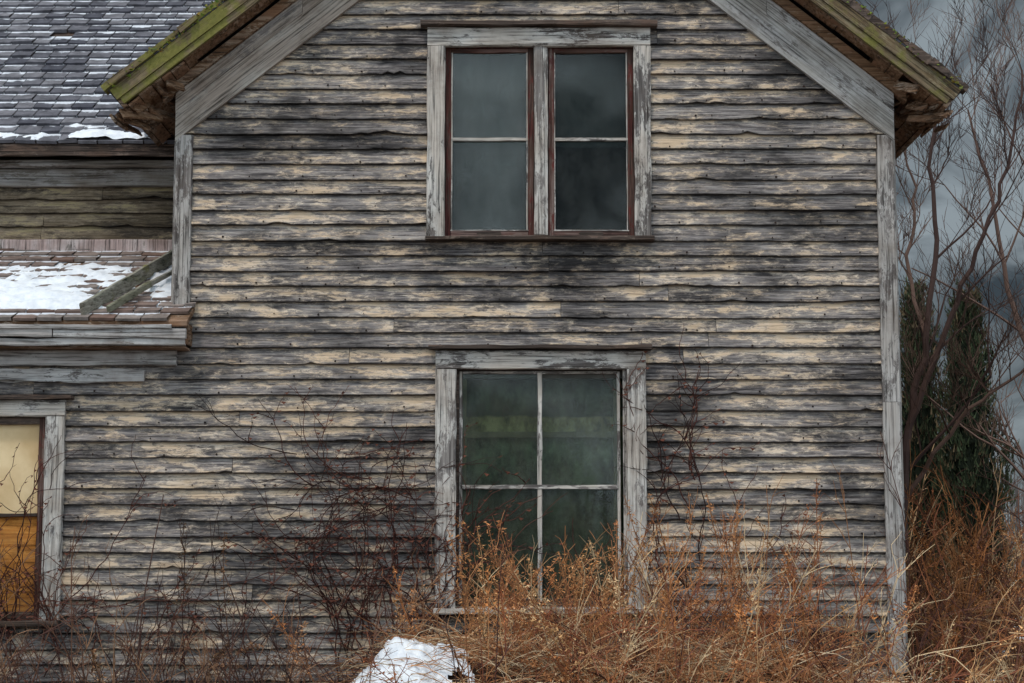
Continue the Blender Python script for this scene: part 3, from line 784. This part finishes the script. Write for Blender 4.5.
limb(m,[(905,500,0),(960,420,-.5),(1010,380,-.8),(1050,350,-1)],5,.028,.010,3,9,1.0)
m.obj("bare_tree",M_stem)
m=MB()
limb(m,[(1075,800,0),(1068,560,0),(1050,420,0),(1015,310,0),(992,200,0),(968,110,0)],8,.065,.012,3,12,1.5)
limb(m,[(1050,420,0),(1062,300,.4),(1045,180,.6),(1030,70,.6)],8,.045,.012,3,11,1.4)
m.obj("bare_tree",M_stem)

def arbor(name,u,vtop,y,w,seed):
    random.seed(seed); m=MB(); top=Vector(P(u,vtop,y)); H=top.z; X=top.x
    tube(m,[Vector((X,y,0)),Vector((X,y,H*.5)),Vector((X,y,H*.93))],.12,.03,(.07,.05,.04),8)
    for i in range(700):
        h=H*(.03+.95*R()**.9); f=h/H; an=U(0,6.283)
        rr=w*(min(1,(1-f)*1.9)**.7)*(.80+.45*noise.noise(Vector((math.cos(an)*1.6,math.sin(an)*1.6,h*1.3+seed))))
        q=rr*math.sqrt(U(.45,1)); base=Vector((X+q*math.cos(an),y+q*math.sin(an),h))
        tone=U(.5,2.0)
        cc=(.032*tone,.042*tone,.022*tone) if R()<.7 else (.075*tone,.055*tone,.032*tone)
        up=Vector((math.cos(an)*.28,math.sin(an)*.28,1))
        for j in range(16):
            o=Vector((U(-1,1),U(-1,1),U(-1,1)))*.075
            p=base+o+up*U(0,.28); dirv=(up+Vector((U(-.5,.5),U(-.5,.5),U(-.2,.3)))).normalized()*U(.06,.15)
            sd=Vector((U(-1,1),U(-1,1),U(-.3,.3))).normalized()*U(.008,.02)
            m.add([p-sd,p+sd,p+dirv],[(0,1,2)],vc(cc,.3))
    for i in range(3500):
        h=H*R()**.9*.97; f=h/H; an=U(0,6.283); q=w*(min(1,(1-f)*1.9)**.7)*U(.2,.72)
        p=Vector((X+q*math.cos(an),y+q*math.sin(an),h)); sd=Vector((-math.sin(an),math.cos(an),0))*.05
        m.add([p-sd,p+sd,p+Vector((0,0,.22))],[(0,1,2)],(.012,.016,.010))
    m.obj(name,M_stem)
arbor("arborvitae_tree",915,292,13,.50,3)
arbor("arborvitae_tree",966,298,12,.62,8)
random.seed(21)
m=MB()
for i in range(3600):
    if R()<.55: x=U(10,90); y=U(75,110)
    else: x=U(-110,110); y=U(-90,-60)
    h=U(3,6.5)*(1+.3*noise.noise(Vector((x*.08,0,0)))); c=vc((.10,.085,.08),.3); w=U(.04,.12); ln=U(-.6,.6)
    m.add([(x-w,y,0),(x+w,y,0),(x+ln+.02,y,h),(x+ln-.02,y,h)],[(0,1,2,3)],c)
    for k in range(5):
        z=h*U(.3,.9); xx=x+ln*z/h; l=U(-1.2,1.2); m.add([(xx,y,z),(xx,y,z+.08),(xx+l,y,z+abs(l)*1.1)],[(0,1,2)],vc(c))
m.obj("distant_tree_line",M_stem)

# ------------------------------------------------ light
EL,AZ=math.radians(60),math.radians(208)
w=bpy.data.worlds.new("World"); sc.world=w; w.use_nodes=True; nt=w.node_tree; nt.nodes.clear()
out=nt.nodes.new('ShaderNodeOutputWorld')
sky=nt.nodes.new('ShaderNodeTexSky'); sky.sky_type='NISHITA'; sky.sun_disc=False; sky.sun_elevation=EL; sky.sun_rotation=AZ
b1=nt.nodes.new('ShaderNodeBackground'); b1.inputs[1].default_value=.06; nt.links.new(sky.outputs[0],b1.inputs[0])
tc=nt.nodes.new('ShaderNodeTexCoord'); mp=nt.nodes.new('ShaderNodeMapping'); mp.inputs['Scale'].default_value=(1,1,1.8); mp.inputs['Location'].default_value=(.3,.1,.25)
nt.links.new(tc.outputs['Generated'],mp.inputs[0])
no=nt.nodes.new('ShaderNodeTexNoise'); no.inputs['Scale'].default_value=9.0; no.inputs['Detail'].default_value=6; no.inputs['Roughness'].default_value=.55; no.inputs['Distortion'].default_value=.7
nt.links.new(mp.outputs[0],no.inputs['Vector'])
rp=nt.nodes.new('ShaderNodeValToRGB'); e=rp.color_ramp.elements; e[0].position=.43; e[0].color=(.036,.048,.058,1); e[1].position=.64; e[1].color=(.30,.35,.38,1)
nt.links.new(no.outputs['Fac'],rp.inputs[0])
b2=nt.nodes.new('ShaderNodeBackground'); nt.links.new(rp.outputs[0],b2.inputs[0])
sp=nt.nodes.new('ShaderNodeSeparateXYZ'); nt.links.new(tc.outputs['Generated'],sp.inputs[0])
mr=nt.nodes.new('ShaderNodeMapRange'); mr.inputs['From Min'].default_value=.6; mr.inputs['From Max'].default_value=-.5; mr.inputs['To Min'].default_value=.9; mr.inputs['To Max'].default_value=8.5
nt.links.new(sp.outputs[1],mr.inputs[0]); nt.links.new(mr.outputs[0],b2.inputs[1])
mx=nt.nodes.new('ShaderNodeMixShader'); mx.inputs[0].default_value=.94
nt.links.new(b1.outputs[0],mx.inputs[1]); nt.links.new(b2.outputs[0],mx.inputs[2]); nt.links.new(mx.outputs[0],out.inputs[0])
sl=bpy.data.lights.new("sun",'SUN'); sl.energy=1.5; sl.angle=math.radians(10); sl.color=(1,.90,.79)
so=bpy.data.objects.new("sun",sl); sc.collection.objects.link(so)
dirv=Vector((math.sin(AZ)*math.cos(EL),math.cos(AZ)*math.cos(EL),math.sin(EL)))
so.rotation_euler=dirv.to_track_quat('Z','Y').to_euler(); so.location=(-6,-12,12)
print("verts",sum(len(o.data.vertices) for o in bpy.data.objects if o.type=='MESH'))
